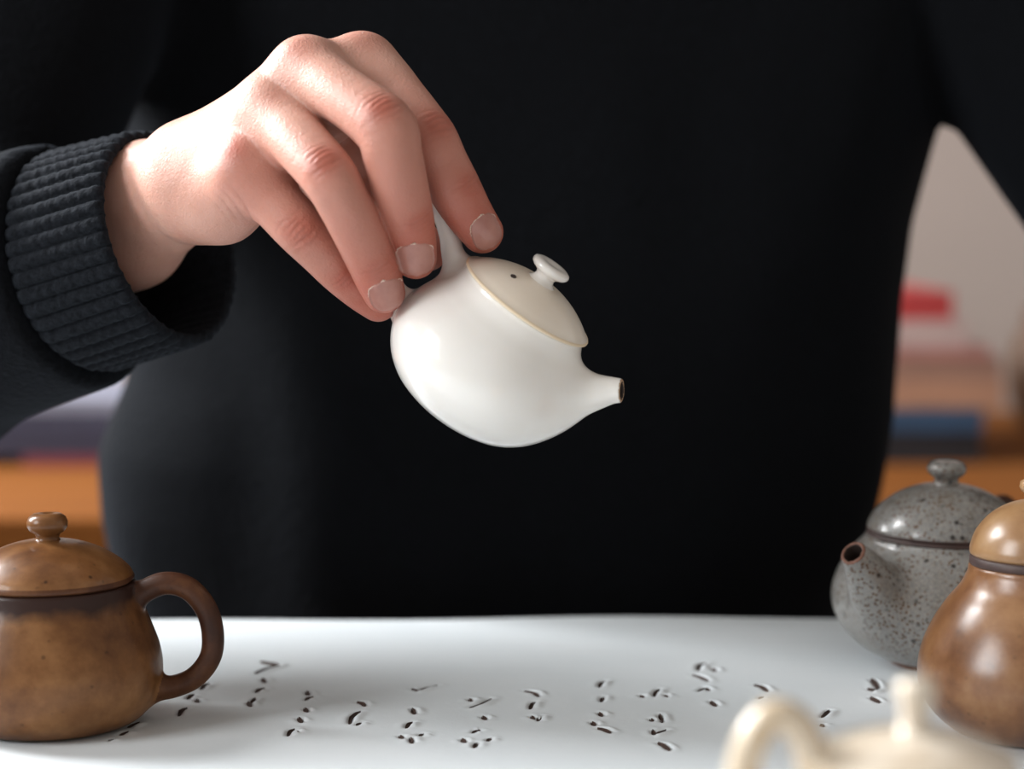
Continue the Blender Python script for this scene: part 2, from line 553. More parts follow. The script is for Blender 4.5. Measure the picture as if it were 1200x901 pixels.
# ------------------------------------------------------------------ paper sheet with cut writing
# strokes as polylines in photograph pixels, dropped onto the table plane (they lie in it)
def A(*pts): return [(180 + 0.3667 * x, 720 + 0.3664 * y) for x, y in pts]
def B(*pts): return [(560 + 0.4167 * x, 720 + 0.4171 * y) for x, y in pts]
STROKES = [
    A((124, 216), (136, 224)), A((150, 236), (160, 226), (176, 220)), A((108, 268), (118, 258), (130, 256)), A((134, 272), (144, 278)),
    A((80, 322), (88, 306), (106, 298)),
    A((342, 150), (372, 156), (398, 162), (360, 172), (324, 186)), A((346, 204), (356, 214)), A((326, 246), (338, 238), (354, 236)),
    A((312, 282), (324, 266)), A((300, 280), (312, 292)),
    A((488, 246), (496, 256)), A((484, 272), (494, 266), (510, 264)), A((482, 300), (492, 310)), A((462, 330), (474, 344)),
    A((428, 388), (436, 372), (450, 366)), A((454, 374), (462, 378)),
    A((650, 280), (668, 284), (676, 292)), A((626, 350), (630, 330), (646, 316), (660, 310)), A((648, 354), (662, 346)),
    A((824, 238), (846, 244), (872, 234), (906, 228)), A((826, 300), (834, 318)), A((806, 362), (814, 350), (826, 344)),
    A((820, 394), (826, 410)), A((786, 388), (796, 396)), A((850, 388), (860, 382)),
    A((1008, 270), (1016, 278)), A((1010, 298), (1044, 288), (1078, 270)), A((1050, 326), (1062, 336)), A((1018, 378), (1030, 372), (1044, 372)),
    A((1024, 424), (1032, 410)), A((984, 398), (996, 408)), A((1066, 404), (1076, 396)),
    B((130, 216), (160, 222), (172, 232)), B((146, 266), (152, 252), (160, 246)), B((168, 300), (176, 286)), B((150, 286), (158, 294)),
    B((340, 206), (346, 194), (358, 188)), B((346, 246), (352, 232)), B((340, 276), (350, 286)), B((320, 302), (330, 312)), B((336, 320), (356, 324), (374, 332)),
    B((494, 232), (500, 218), (510, 210)), B((456, 228), (466, 234)), B((520, 228), (534, 232)), B((510, 280), (518, 304)), B((486, 294), (492, 300)),
    B((490, 324), (498, 336), (514, 330), (528, 324)), B((506, 360), (524, 368), (540, 380)),
    B((618, 158), (622, 144), (640, 136)), B((660, 152), (668, 160)), B((602, 170), (628, 178), (648, 188)), B((618, 216), (638, 208), (652, 214)), B((654, 244), (670, 258)),
    B((776, 198), (800, 204), (816, 216)), B((790, 236), (804, 232)),
    B((966, 288), (978, 278), (988, 268)), B((962, 310), (974, 314)),
    B((1106, 180), (1116, 190), (1126, 206)), B((1096, 208), (1112, 212), (1124, 208)), B((1104, 232), (1118, 240), (1130, 246)),
    [(127, 868), (136, 866)], [(140, 862), (150, 857)], [(150, 852), (163, 846)],
]
SW = []
for s in STROKES:
    SW.append(np.array([on_table(*p)[:2] for p in s]))
def polydist(P, poly):
    best = np.full(len(P), 1e9); sgn = np.zeros(len(P)); tt = np.zeros(len(P))
    L = np.linalg.norm(np.diff(poly, axis=0), axis=1); tot = L.sum(); acc = 0
    for a, b, l in zip(poly[:-1], poly[1:], L):
        d = b - a
        t = np.clip(((P - a) @ d) / max(d @ d, 1e-12), 0, 1)
        q = P - a - t[:, None] * d
        D = np.linalg.norm(q, axis=1)
        m = D < best
        best[m] = D[m]; sgn[m] = q[m, 0]; tt[m] = (acc + t[m] * l) / tot
        acc += l
    return best, sgn, tt
sheet = tag(empty('paper_sheet', (0, 0.68, TABLE_Z)), 'thick white sheet with columns of small cut and torn marks covering table', 'paper sheet')
xs = np.unique(np.concatenate([np.linspace(-0.5, -0.235, 40), np.arange(-0.235, 0.215, 0.0007), np.linspace(0.215, 0.5, 40)]))
ysv = np.unique(np.concatenate([np.linspace(0.22, 0.70, 50), np.arange(0.70, 0.905, 0.0007), np.linspace(0.905, TB_BACK, 12)]))
GX, GY = np.meshgrid(xs, ysv, indexing='ij')
H = 0.0015 + 0.0004 * np.sin(GX * 21 + 1.0) * np.sin(GY * 17) * ((GY > 0.6) * 1.0)
edge = np.clip((GY - (TB_BACK - 0.03)) / 0.03, 0, 1)
H = H + edge ** 2 * (0.0009 * np.sin(GX * 14 + 0.6) + 0.0005 * np.sin(GX * 33))
H = np.maximum(H, 0.0009)
BASE = H.copy()
for s in SW:
    lo = s.min(0) - 0.009; hi = s.max(0) + 0.009
    i0, i1 = np.searchsorted(xs, [lo[0], hi[0]]); j0, j1 = np.searchsorted(ysv, [lo[1], hi[1]])
    if i1 <= i0 or j1 <= j0: continue
    P = np.stack([GX[i0:i1, j0:j1].ravel(), GY[i0:i1, j0:j1].ravel()], 1)
    D, sg, tpar = polydist(P, s)
    taper = np.sqrt(np.clip(4 * tpar * (1 - tpar), 0.1, 1))
    pit = -0.0012 * np.exp(-(D / 0.0010) ** 2) * taper
    lip = 0.0008 * np.exp(-((D - 0.0026) / 0.0016) ** 2) * np.where(sg > 0, 1.0, 0.25) * taper
    H[i0:i1, j0:j1] += (pit + lip).reshape(i1 - i0, j1 - j0)
H = np.maximum(H, 0.0003)
nxs, nys = len(xs), len(ysv)
ids = np.arange(nxs * nys).reshape(nxs, nys)
Q = np.stack([ids[:-1, :-1], ids[1:, :-1], ids[1:, 1:], ids[:-1, 1:]], -1).reshape(-1, 4)
V = np.stack([GX, GY - 0.68, H], -1).reshape(-1, 3)
# thickness: skirt round the border
border = np.concatenate([ids[:, 0], ids[-1, 1:], ids[-2::-1, -1], ids[0, -2:0:-1]])
low = V[border].copy(); low[:, 2] = 0.0001
lowid = len(V) + np.arange(len(border))
V = np.vstack([V, low])
bq = np.stack([border, lowid, np.roll(lowid, -1), np.roll(border, -1)], 1)[:, ::-1]
mesh_obj('sheet_surface', V, np.vstack([Q, bq]), M['paper'], sheet)
# brown torn floor of each stroke: a tapering sliver with ragged edges and a curl
for s in SW:
    n = 9
    C = catmull(s, n) if len(s) > 2 else np.linspace(s[0], s[1], n)
    T = np.gradient(C, axis=0); T /= np.linalg.norm(T, axis=1, keepdims=True)
    N = np.stack([-T[:, 1], T[:, 0]], 1)
    N[N[:, 0] < 0] *= -1
    vv = []
    ff = []
    for k in range(n):
        w = 0.0008 * math.sqrt(max(0.05, 1 - abs(2 * k / (n - 1) - 1) ** 1.6)) * random.uniform(0.75, 1.2)
        h0 = 0.0015
        l = C[k] - N[k] * w; r = C[k] + N[k] * w * 0.9
        vv += [(l[0], l[1] - 0.68, h0 + 0.0001), (C[k][0], C[k][1] - 0.68, h0 - 0.0005), (r[0], r[1] - 0.68, h0 + 0.0004), (r[0] + 0.0002, r[1] - 0.68, h0 - 0.0009), (l[0] - 0.0002, l[1] - 0.68, h0 - 0.0009)]
        if k:
            a = 5 * (k - 1); b = 5 * k
            for q in range(5):
                q2 = (q + 1) % 5
                ff.append((a + q, a + q2, b + q2, b + q))
    ff.append((0, 1, 2, 3, 4)); ff.append(tuple(reversed(range(5 * n - 5, 5 * n))))
    mesh_obj('cut_stroke', vv, ff, M['torn_brown'], sheet, smooth=False)

# ------------------------------------------------------------------ background furniture
SB_Z = 0.703
sb = tag(empty('sideboard', (0.0, 2.05, 0)), 'long orange wooden sideboard against the wall behind the person', 'sideboard')
box_obj('top_board', (-1.2, -0.48, SB_Z - 0.03), (1.2, 0.36, SB_Z), M['orange_wood'], sb, 0.004)
box_obj('body', (-1.17, -0.45, 0.06), (1.17, 0.35, SB_Z - 0.03), M['brown_wood'], sb)
for k in range(4):
    x0 = -1.15 + k * 0.578
    d = box_obj('door', (x0, -0.472, 0.09), (x0 + 0.566, -0.4502, SB_Z - 0.05), M['brown_wood'], sb, 0.003)
    box_obj('handle', (x0 + 0.26, -0.49, SB_Z - 0.12), (x0 + 0.31, -0.4722, SB_Z - 0.105), M['brown_wood'], d, 0.002)
for sx in (-1.12, 1.12):
    for yy in (-0.41, 0.3):
        box_obj('foot', (sx - 0.03, yy - 0.03, 0), (sx + 0.03, yy + 0.03, 0.06), M['brown_wood'], sb)

def book(x0, x1, y0, y1, z, th, color, name, label, rot=0.0):
    w, d = x1 - x0, y1 - y0
    o = tag(empty('book', ((x0 + x1) / 2, (y0 + y1) / 2, z)), label, 'book', 'books on the sideboard')
    o.rotation_euler = (0, 0, rot)
    m = book_mat(name, color)
    c = 0.003
    bm = bmesh.new()
    add_box(bm, (-w / 2, -d / 2, 0), (w / 2, d / 2, c))
    add_box(bm, (-w / 2, -d / 2, th - c), (w / 2, d / 2, th))
    add_box(bm, (-w / 2, -d / 2, c), (w / 2, -d / 2 + c, th - c))
    bm_obj('cover', bm, m, o)
    box_obj('page_block', (-w / 2 + 0.006, -d / 2 + c + 0.0002, c + 0.0002), (w / 2 - 0.006, d / 2 - 0.006, th - c - 0.0002), M['pages'], o)
    return o

# right-hand stack, bottom to top
z = SB_Z
for th, xr, col, nm, lb in (
    (0.030, 0.437, (0.012, 0.012, 0.016), 'black', 'thick black book at the bottom of the right stack'),
    (0.022, 0.440, (0.022, 0.055, 0.11), 'blue', 'blue book lying on the black book in right stack'),
    (0.026, 0.458, (0.36, 0.19, 0.12), 'tan', 'tan orange book lying on the blue book'),
    (0.020, 0.455, (0.27, 0.15, 0.11), 'brown', 'dull brown book between tan and pink books'),
    (0.010, 0.446, (0.34, 0.15, 0.13), 'pink', 'thin dusty pink book below the pale book'),
    (0.025, 0.424, (0.42, 0.31, 0.29), 'pale', 'pale grey pink book under the red book'),
    (0.026, 0.408, (0.38, 0.035, 0.035), 'red', 'bright red book on top of the right stack')):
    book(xr - 0.30, xr, 1.90, 2.12, z, th, col, nm, lb, random.uniform(-0.02, 0.02))
    z += th + 0.0003
# left-hand pile
z = SB_Z
for th, xl, xr, col, nm, lb in (
    (0.010, -0.455, -0.30, (0.16, 0.02, 0.03), 'crimson', 'thin crimson book at the bottom of left pile'),
    (0.026, -0.495, -0.27, (0.018, 0.018, 0.04), 'navy', 'thick navy book on the crimson book'),
    (0.014, -0.50, -0.26, (0.03, 0.032, 0.062), 'dark_blue', 'dark blue book near the top of left pile'),
    (0.012, -0.47, -0.25, (0.19, 0.20, 0.26), 'blue_grey', 'pale blue grey book on top of left pile')):
    book(xl, xr, 1.88, 2.10, z, th, col, nm, lb, random.uniform(-0.03, 0.03))
    z += th + 0.0003
book(-0.66, -0.515, 1.88, 2.10, SB_Z, 0.045, (0.12, 0.11, 0.17), 'lavender', 'dull lavender book lying beside the left pile')

# ------------------------------------------------------------------ lathe helper
def lathe(name, prof, mat, parent, seg=96, mats=None, midx=None, z0=0.0):
    """prof: rows (r, z) in mm from bottom axis to top axis"""
    prof = np.asarray(prof, float) * 0.001
    a = np.linspace(0, 2 * math.pi, seg, endpoint=False)
    n = len(prof)
    V = np.zeros((n, seg, 3))
    V[..., 0] = prof[:, 0, None] * np.cos(a); V[..., 1] = prof[:, 0, None] * np.sin(a); V[..., 2] = prof[:, 1, None] + z0
    ids = np.arange(n * seg).reshape(n, seg)
    F = np.stack([ids[:-1], np.roll(ids[:-1], -1, 1), np.roll(ids[1:], -1, 1), ids[1:]], -1).reshape(-1, 4)
    o = mesh_obj(name, V.reshape(-1, 3), F, mat, parent)
    return o

def prof_poly(ctrl, n=70):
    return catmull(ctrl, n)

def sdf2d(poly, fr, fz):
    """signed distance to a closed polygon on grid fr x fz"""
    R, Z = np.meshgrid(fr, fz, indexing='ij')
    best = np.full(R.shape, 1e9); inside = np.zeros(R.shape, bool)
    P = np.vstack([poly, poly[:1]])
    for a, b in zip(P[:-1], P[1:]):
        on_axis = abs(a[0]) < 1e-6 and abs(b[0]) < 1e-6
        d = b - a; L = max(d @ d, 1e-12)
        if not on_axis:
            t = np.clip(((R - a[0]) * d[0] + (Z - a[1]) * d[1]) / L, 0, 1)
            best = np.minimum(best, np.hypot(R - a[0] - t * d[0], Z - a[1] - t * d[1]))
        c = ((a[1] > Z) != (b[1] > Z))
        with np.errstate(divide='ignore', invalid='ignore'):
            xint = a[0] + (Z - a[1]) / (b[1] - a[1] if abs(b[1] - a[1]) > 1e-12 else 1e-12) * d[0]
        inside ^= c & (R < xint)
    return np.where(inside, -best, best)

def build_pot(root, prof, handle, spout, mats, h=0.7, kh=5.0, ks=8.0, spout_bore=2.6, tip_len=1.2, cut=None):
    """body of revolution with blended handle and spout; prof (r,z) mm; handle/spout rows x,y,z,r mm"""
    pts = [np.asarray(p, float) for p in (handle, spout) if p is not None]
    R = max(p[0] for p in prof)
    lo = np.array([-R, -R, 0.0]); hi = np.array([R, R, max(p[1] for p in prof)])
    for p in pts:
        lo = np.minimum(lo, (p[:, :3] - p[:, 3:]).min(0)); hi = np.maximum(hi, (p[:, :3] + p[:, 3:]).max(0))
    fld = Field(lo - 3, hi + 3, h)
    poly = np.vstack([prof, [[0, prof[-1][1]]], [[0, prof[0][1]]]])
    fr = np.arange(0, math.hypot(max(abs(lo[0]), hi[0]), max(abs(lo[1]), hi[1])) + 8, 0.4)
    fz = np.arange(lo[2] - 5, hi[2] + 5, 0.4)
    T = sdf2d(poly, fr, fz)
    X, Y, Z = np.meshgrid(*fld.ax, indexing='ij')
    rr = np.hypot(X, Y) / 0.4; zz = (Z - fz[0]) / 0.4
    i = np.clip(rr.astype(int), 0, len(fr) - 2); j = np.clip(zz.astype(int), 0, len(fz) - 2)
    u = np.clip(rr - i, 0, 1); w = np.clip(zz - j, 0, 1)
    body = (T[i, j] * (1 - u) * (1 - w) + T[i + 1, j] * u * (1 - w) + T[i, j + 1] * (1 - u) * w + T[i + 1, j + 1] * u * w).astype(np.float32)
    F = body
    fh = fs = None
    if handle is not None:
        fh = fld.chain(fld.blank(), np.asarray(handle, float), 9)
        F = smin(F, fh, kh)
    if spout is not None:
        sp = np.asarray(spout, float)
        fs = fld.chain(fld.blank(), sp, 10)
        # square off the mouth, then bore it
        d = sp[-1, :3] - sp[-3, :3]; d /= np.linalg.norm(d)
        plane = ((X - sp[-1, 0]) * d[0] + (Y - sp[-1, 1]) * d[1] + (Z - sp[-1, 2]) * d[2]).astype(np.float32)
        fs = smax(fs, plane, 0.8)
        F = smin(F, fs, ks)
        bore = np.vstack([sp[-8:], [[*(sp[-1, :3] + d * 4), sp[-1, 3]]]])
        bore[:, 3] = np.clip(bore[:, 3] - (sp[-1, 3] - spout_bore), 0.5, spout_bore * 1.1)
        bf = fld.chain(fld.blank(), bore, 3)
        F = smax(F, -bf, 0.5)
    # keep what lies above the foot plane
    P, Q, N = surface(F, fld)
    cen = P[Q].mean(1)
    lab = np.zeros(len(Q), int)
    db = sample(body, fld, cen)
    if fh is not None: lab[(sample(fh, fld, cen) < db)] = 1
    if fs is not None:
        ds = sample(fs, fld, cen)
        lab[(ds < db) & (lab == 0)] = 2
        pl = sample(plane, fld, cen)
        near = np.linalg.norm(cen - sp[-1, :3], axis=1) < sp[-1, 3] + 3.5
        lab[near & (pl > -tip_len)] = 3
        lab[(sample(bf, fld, cen) < 0.35) & (np.linalg.norm(cen - sp[-1, :3], axis=1) < 30)] = 4
    out = {}
    for k, nm in ((0, 'body'), (1, 'handle'), (2, 'spout'), (3, 'spout_rim'), (4, 'spout_bore')):
        q = Q[lab == k]
        if len(q) == 0: continue
        used, inv = np.unique(q, return_inverse=True)
        out[nm] = mesh_obj(nm, P[used] * 0.001, inv.reshape(-1, 4), mats.get(nm, mats['body']), root, normals=N[used])
        if nm in ('spout_rim', 'spout_bore') and 'spout' in out:
            out[nm].parent = out['spout']
    return out

def path(rows, n):
    return catmull(rows, n)

vs = tag(empty('vase', (0.60, 2.2, SB_Z)), 'dull brown stoneware vase behind the right stack of books', 'vase')
lathe('body', catmull([(0, 0), (40, 0), (50, 4), (62, 34), (66, 66), (58, 95), (46, 115), (48, 128), (44, 129), (40, 115)], 40), M['vase'], vs, 48)
lathe('neck_ring', [(46.0, 112), (48.5, 114), (48.5, 117), (46.4, 119)], M['vase'], vs, 48)

# ------------------------------------------------------------------ the held white teapot
S0 = 1.0 / 3.13   # px to mm on the teapot
tau = math.radians(15)
v2 = np.array([0.585, 0.811]); u2 = np.array([0.811, -0.585])
vax = np.array([v2[0] * math.cos(tau), v2[1] * math.cos(tau), math.sin(tau)])
uax = np.array([u2[0], u2[1], 0.0])
wax = np.cross(vax, uax)
if wax[2] < 0: wax = -wax
phi = math.radians(9)
sx_ = math.cos(phi) * uax + math.sin(phi) * wax
sy_ = np.cross(vax, sx_)
Rcam = np.stack([sx_, sy_, vax], 1)
Rw = CAM_R @ Rcam
wt = tag(empty('teapot', wp(526, 482, 770), Matrix(Rw.tolist()).to_quaternion()),
         'small glossy white porcelain teapot held tilted in the hand', 'teapot', 'teapots')
prof = prof_poly([(0, 0), (10, 0), (17, 0.3), (20.5, 1.2), (26.6, 4.2), (32.4, 9.5), (36.2, 16), (37.8, 22.5), (37, 29), (34.4, 35.5), (31.0, 41), (28.0, 45.5), (26.2, 50), (25.6, 51.5), (19, 51.6)], 90)
handle = path([(-28, 0, 45.0, 5.4), (-34, 0, 49.5, 4.3), (-39, 0, 54, 3.8), (-46, 0, 58.0, 3.6), (-54, 0, 55.5, 3.6), (-59, 0, 44, 3.9), (-57, 0, 34, 3.9), (-48, 0, 26, 4.3), (-38, 0, 21, 5.5)], 44)
spout = path([(20, 0, 24, 12), (29, 0, 30.5, 11.5), (35.5, 0, 36.5, 8.8), (40.5, 0, 41, 6.6), (44.5, 0, 44.8, 5.1), (48, 0, 47.4, 4.4)], 30)
build_pot(wt, prof, handle, spout, {'body': M['porcelain'], 'spout_rim': M['tea_stain'], 'spout_bore': M['hole_shade']}, h=0.6, kh=6, ks=9, spout_bore=2.9, tip_len=0.35)
LZ = 51.4
lid = lathe('lid', prof_poly([(0.0, LZ + 10.2), (6, LZ + 9.9), (12, LZ + 8.8), (17.5, LZ + 6.8), (22.2, LZ + 4.3), (25.2, LZ + 2.2), (26.6, LZ + 1.35)], 40)[::-1], M['porcelain_lid'], wt)
lathe('lid_edge', [(25.2, LZ + 0.0), (26.6, LZ + 0.05), (27.2, LZ + 0.4), (27.25, LZ + 0.85), (26.95, LZ + 1.25), (26.5, LZ + 1.38)], M['porcelain_edge'], lid)
lathe('knob', [(6.2, LZ + 9.6), (5.0, LZ + 10.3), (4.2, LZ + 11.1), (3.9, LZ + 12.2), (4.2, LZ + 13.0), (5.3, LZ + 13.8), (6.8, LZ + 14.5), (7.6, LZ + 15.3), (7.8, LZ + 16.2), (7.5, LZ + 17.0), (6.3, LZ + 17.6), (4, LZ + 17.7), (2, LZ + 17.3), (0, LZ + 17.2)], M['porcelain'], lid, 64)
# dark disc for the shade inside the lid's steam hole, on the side that faces the viewer
ang = math.atan2(float(np.dot(wax * 0.8 - uax * 0.62, sy_)), float(np.dot(wax * 0.8 - uax * 0.62, sx_)))
hr = 15.0
zt = LZ + 7.85
hole = lathe('steam_hole_shade', [(0, 0.0), (0.7, 0.05), (1.05, 0.18), (1.15, 0.0), (1.15, -0.8)][::-1], M['hole_shade'], lid, 20)
hole.location = Vector((hr * math.cos(ang), hr * math.sin(ang), zt + 0.15)) * 0.001
hole.rotation_euler = (0, math.radians(19), ang)

# ------------------------------------------------------------------ brown teapot at left
p = on_table(60, 846)
bt = tag(empty('teapot', p), 'matte brown teapot with rounded lid knob at the left edge', 'teapot', 'teapots')
prof = prof_poly([(0, 0), (20, 0), (28, 0.3), (33, 2.0), (38, 7), (41, 14), (41.6, 21), (40.6, 28), (38.2, 35), (35.4, 42), (33.2, 47), (32.2, 51.5), (31.4, 53), (24, 53)], 90)
handle = path([(31, 0, 46, 4.4), (37, 0, 50.3, 4.3), (44, 0, 52.6, 4.3), (52, 0, 50.6, 4.3), (58.2, 0, 43.5, 4.2), (60.8, 0, 34.5, 4.2), (60, 0, 25, 4.1), (54.5, 0, 17.5, 4.1), (47, 0, 13.8, 4.2), (38, 0, 12.5, 4.8)], 44)
spout = path([(-26, 0, 22, 11), (-38, 0, 28, 9), (-47, 0, 36, 6.5), (-53, 0, 44, 5.2), (-57, 0, 49, 4.8)], 24)
parts = build_pot(bt, prof, handle, spout, {'body': M['brown_body'], 'handle': M['brown_dark'], 'spout_rim': M['brown_dark'], 'spout_bore': M['hole_shade']}, h=0.8, kh=3.5, ks=8, spout_bore=3.2)
LZ = 53.2
lid = lathe('lid', prof_poly([(0, LZ + 15.8), (6, LZ + 15.6), (13, LZ + 14.3), (20, LZ + 11.6), (26, LZ + 8.0), (29.8, LZ + 4.6), (31.2, LZ + 2.3)], 40)[::-1], M['brown_lid'], bt)
lathe('lid_rim', [(24, LZ - 0.1), (30.6, LZ - 0.1), (31.4, LZ + 0.6), (31.6, LZ + 1.5), (31.15, LZ + 2.4)], M['brown_dark'], lid)
lathe('knob', [(6.0, LZ + 15.0), (4.6, LZ + 15.8), (4.2, LZ + 16.8), (4.6, LZ + 17.9), (6.3, LZ + 19.0), (7.4, LZ + 20.6), (7.5, LZ + 22.4), (6.8, LZ + 24.2), (5.2, LZ + 25.4), (3.2, LZ + 25.7), (1.5, LZ + 25.3), (0, LZ + 25.1)], M['brown_lid'], lid, 48)

# ------------------------------------------------------------------ grey speckled teapot at right
p = on_table(1102, 776)
gt = tag(empty('teapot', p), 'speckled grey stoneware teapot with brown-rimmed spout facing left', 'teapot', 'teapots')
gt.rotation_euler = (math.radians(1.5), math.radians(0.5), 0)
prof = prof_poly([(0, 2.5), (16, 2.5), (21, 2.6), (26, 3.4), (33, 7.0), (40, 13), (44.6, 20), (46.4, 27), (45.4, 34.5), (41.8, 43), (37.2, 49), (33.6, 52.7), (32, 54.7), (24, 54.9)], 90)
az = math.radians(-137)
def rot_az(rows):
    out = []
    for r, z, rad in rows:
        out.append((r * math.cos(az), r * math.sin(az), z, rad))
    return out
spout = path(rot_az([(24, 22, 14), (36, 29.5, 14), (46, 38, 11.4), (52.5, 45.5, 8.8), (58, 51.2, 6.6), (62.5, 55.2, 5.2)]), 26)
az = math.radians(52)
handle = path(rot_az([(33, 44, 5), (42, 53, 4.6), (52, 60, 4.5), (62, 58, 4.4), (68, 48, 4.3), (65, 34, 4.3), (54, 24, 4.6), (44, 19, 5)]), 40)
build_pot(gt, prof, handle, spout, {'body': M['grey_glaze'], 'handle': M['brown_dark'], 'spout_rim': M['rust_clay'], 'spout_bore': M['hole_shade']}, h=0.8, kh=4, ks=7, spout_bore=3.6, tip_len=0.7)
lathe('foot', [(0, 0), (19, 0), (21, 0.2), (21.6, 1.2), (21.2, 3.4), (12, 4)], M['rust_clay'], gt)
lathe('body_rim', [(24, 54.7), (31.6, 54.4), (32.4, 55.1), (32.2, 56.1), (31.0, 56.7), (24, 56.7)], M['bare_clay'], gt)
LZ = 56.7
lid = lathe('lid', prof_poly([(0, LZ + 20.0), (6, LZ + 19.7), (13, LZ + 18.2), (20, LZ + 15.2), (26, LZ + 10.9), (30, LZ + 6.3), (32, LZ + 2.5), (32.2, LZ + 1.0)], 46)[::-1], M['grey_glaze'], gt)
lathe('lid_rim', [(24, LZ - 0.1), (31.8, LZ - 0.1), (32.4, LZ + 0.4), (32.15, LZ + 1.05)], M['bare_clay'], lid)
lathe('knob', [(6.2, LZ + 19.0), (5.2, LZ + 20.0), (4.8, LZ + 21.2), (5.2, LZ + 22.4), (7.0, LZ + 23.6), (8.1, LZ + 25.2), (8.1, LZ + 26.8), (7.0, LZ + 28.4), (5, LZ + 29.2), (2.6, LZ + 29.1), (1.0, LZ + 28.6), (0, LZ + 28.4)], M['grey_glaze'], lid, 48)

# ------------------------------------------------------------------ tan teapot at the right edge
p = on_table(1210, 857)
tt = tag(empty('teapot', p), 'glossy tan teapot with dark rim band, cut by right edge', 'teapot', 'teapots')
prof = prof_poly([(0, 0), (18, 0), (26, 0.4), (31, 2.5), (37, 8), (41, 15), (42, 22.5), (40.6, 31), (36.8, 40), (31.8, 48), (27, 54), (24.4, 59.5), (23.6, 62), (16, 62)], 90)
handle = path([(26, -4, 50, 5), (36, -6, 54, 4.5), (46, -8, 55, 4.4), (55, -9, 49, 4.3), (58, -10, 38, 4.3), (54, -9, 27, 4.4), (46, -7, 20, 4.8), (38, -6, 18, 5)], 40)
spout = path([(1, 24, 24, 11), (2, 35, 30, 9), (3, 43, 36, 7), (4, 49, 43, 5.4), (4, 53, 48, 4.6)], 24)
build_pot(tt, prof, handle, spout, {'body': M['tan_body'], 'spout_rim': M['bare_clay'], 'spout_bore': M['hole_shade']}, h=0.9, kh=4, ks=7, spout_bore=3)
lathe('body_rim', [(16, 61.8), (23.4, 61.6), (24.0, 62.4), (23.9, 64.6), (23.2, 65.4), (16, 65.4)], M['bare_clay'], tt)
LZ = 65.4
lid = lathe('lid', prof_poly([(0, LZ + 20.5), (5, LZ + 20.2), (11, LZ + 18.4), (17, LZ + 14.6), (21.5, LZ + 9.2), (23.6, LZ + 4.0), (23.9, LZ + 1.0), (23.2, LZ + 0.0)], 46)[::-1], M['tan_lid'], tt)
lathe('knob', [(4.4, LZ + 20.0), (3.4, LZ + 21), (3.4, LZ + 22), (5.4, LZ + 23.2), (6.6, LZ + 25), (6.3, LZ + 27), (4.4, LZ + 28.2), (0, LZ + 28.4)], M['tan_lid'], lid, 48)

# ------------------------------------------------------------------ cream teapot in the foreground
q = wp(1072, 860, 490)
ft = tag(empty('teapot', (q[0], q[1], TABLE_Z + 0.0019)), 'out of focus cream teapot at the bottom of the picture', 'teapot', 'teapots')
prof = prof_poly([(0, 0), (18, 0), (26, 0.5), (33, 5), (37.5, 14), (38.5, 24), (37, 33), (33.5, 42), (29, 49), (25.5, 54), (24, 58), (23.6, 59.5), (16, 59.6)], 90)
handle = path([(-22, 0, 52, 5), (-25, -1, 62, 4.3), (-29, -2, 69.5, 4.1), (-34.5, -2.5, 71, 4.1), (-39, -2.5, 66, 4.1), (-41.5, -2.5, 57, 4.1), (-41, -2, 46, 4.2), (-37, 0, 37, 4.6), (-32, 0, 33, 5)], 40)
spout = path([(24, 0, 28, 11), (34, 0, 36, 9), (42, 0, 45, 6.5), (47, 0, 54, 5), (50, 0, 60, 4.5)], 24)
build_pot(ft, prof, handle, spout, {'body': M['amber_glaze'], 'handle': M['amber_glaze'], 'spout_rim': M['tea_stain'], 'spout_bore': M['hole_shade']}, h=0.9, kh=4, ks=7, spout_bore=3)
LZ = 59.6
lid = lathe('lid', prof_poly([(0, LZ + 7.6), (6, LZ + 7.2), (12, LZ + 6.0), (18, LZ + 4.0), (22.5, LZ + 2.0), (24.4, LZ + 1.0), (24.5, LZ + 0.3), (23.8, LZ + 0.0)], 40)[::-1], M['cream_glaze'], ft)
lathe('knob', [(5.0, LZ + 7.2), (4.0, LZ + 8.2), (3.6, LZ + 10), (3.7, LZ + 13), (4.4, LZ + 15.5), (4.9, LZ + 17.5), (4.4, LZ + 19.2), (2.6, LZ + 20), (0, LZ + 20.1)], M['cream_glaze'], lid, 48)

# ================================================================== PERSON
person = tag(empty('person', (0, 1.09, 0.45)), 'person in a black knit sweater behind the table, holding white teapot', 'person')

def to_person(P):
    return np.asarray(P) - np.array([0, 1.09, 0.45])

# ---- hand and forearm: one continuous surface, camera-frame mm
def ctrl(rows):
    return np.array([[*cp(a, b, d), r / FPX * d] for a, b, d, r in rows])

FINGERS = {
    'index': [(424, 80, 768, 37), (462, 113, 759, 34.5), (500, 162, 748, 34), (518, 193, 748, 31.5), (533, 222, 750, 31), (550, 251, 754, 28), (565, 272, 757, 25)],
    'middle': [(358, 85, 752, 37), (405, 114, 735, 34), (450, 149, 724, 37), (460, 181, 724, 35), (467, 213, 729, 34), (475, 246, 737, 32), (483, 276, 744, 28), (487, 302, 749, 25)],
    'ring': [(318, 134, 753, 36), (352, 168, 736, 34), (385, 206, 724, 33), (402, 236, 726, 31.5), (416, 263, 731, 31), (434, 303, 740, 29), (443, 325, 745, 27.5), (450, 342, 749, 25)],
    'little': [(290, 202, 750, 38), (320, 234, 748, 32), (351, 267, 746, 31), (377, 295, 750, 28), (400, 318, 756, 27), (425, 339, 762, 26), (443, 353, 766, 24)],
    'thumb': [(255, 175, 800, 50), (340, 195, 806, 38), (420, 235, 797, 34), (470, 272, 787, 31), (500, 292, 783, 26)],
}
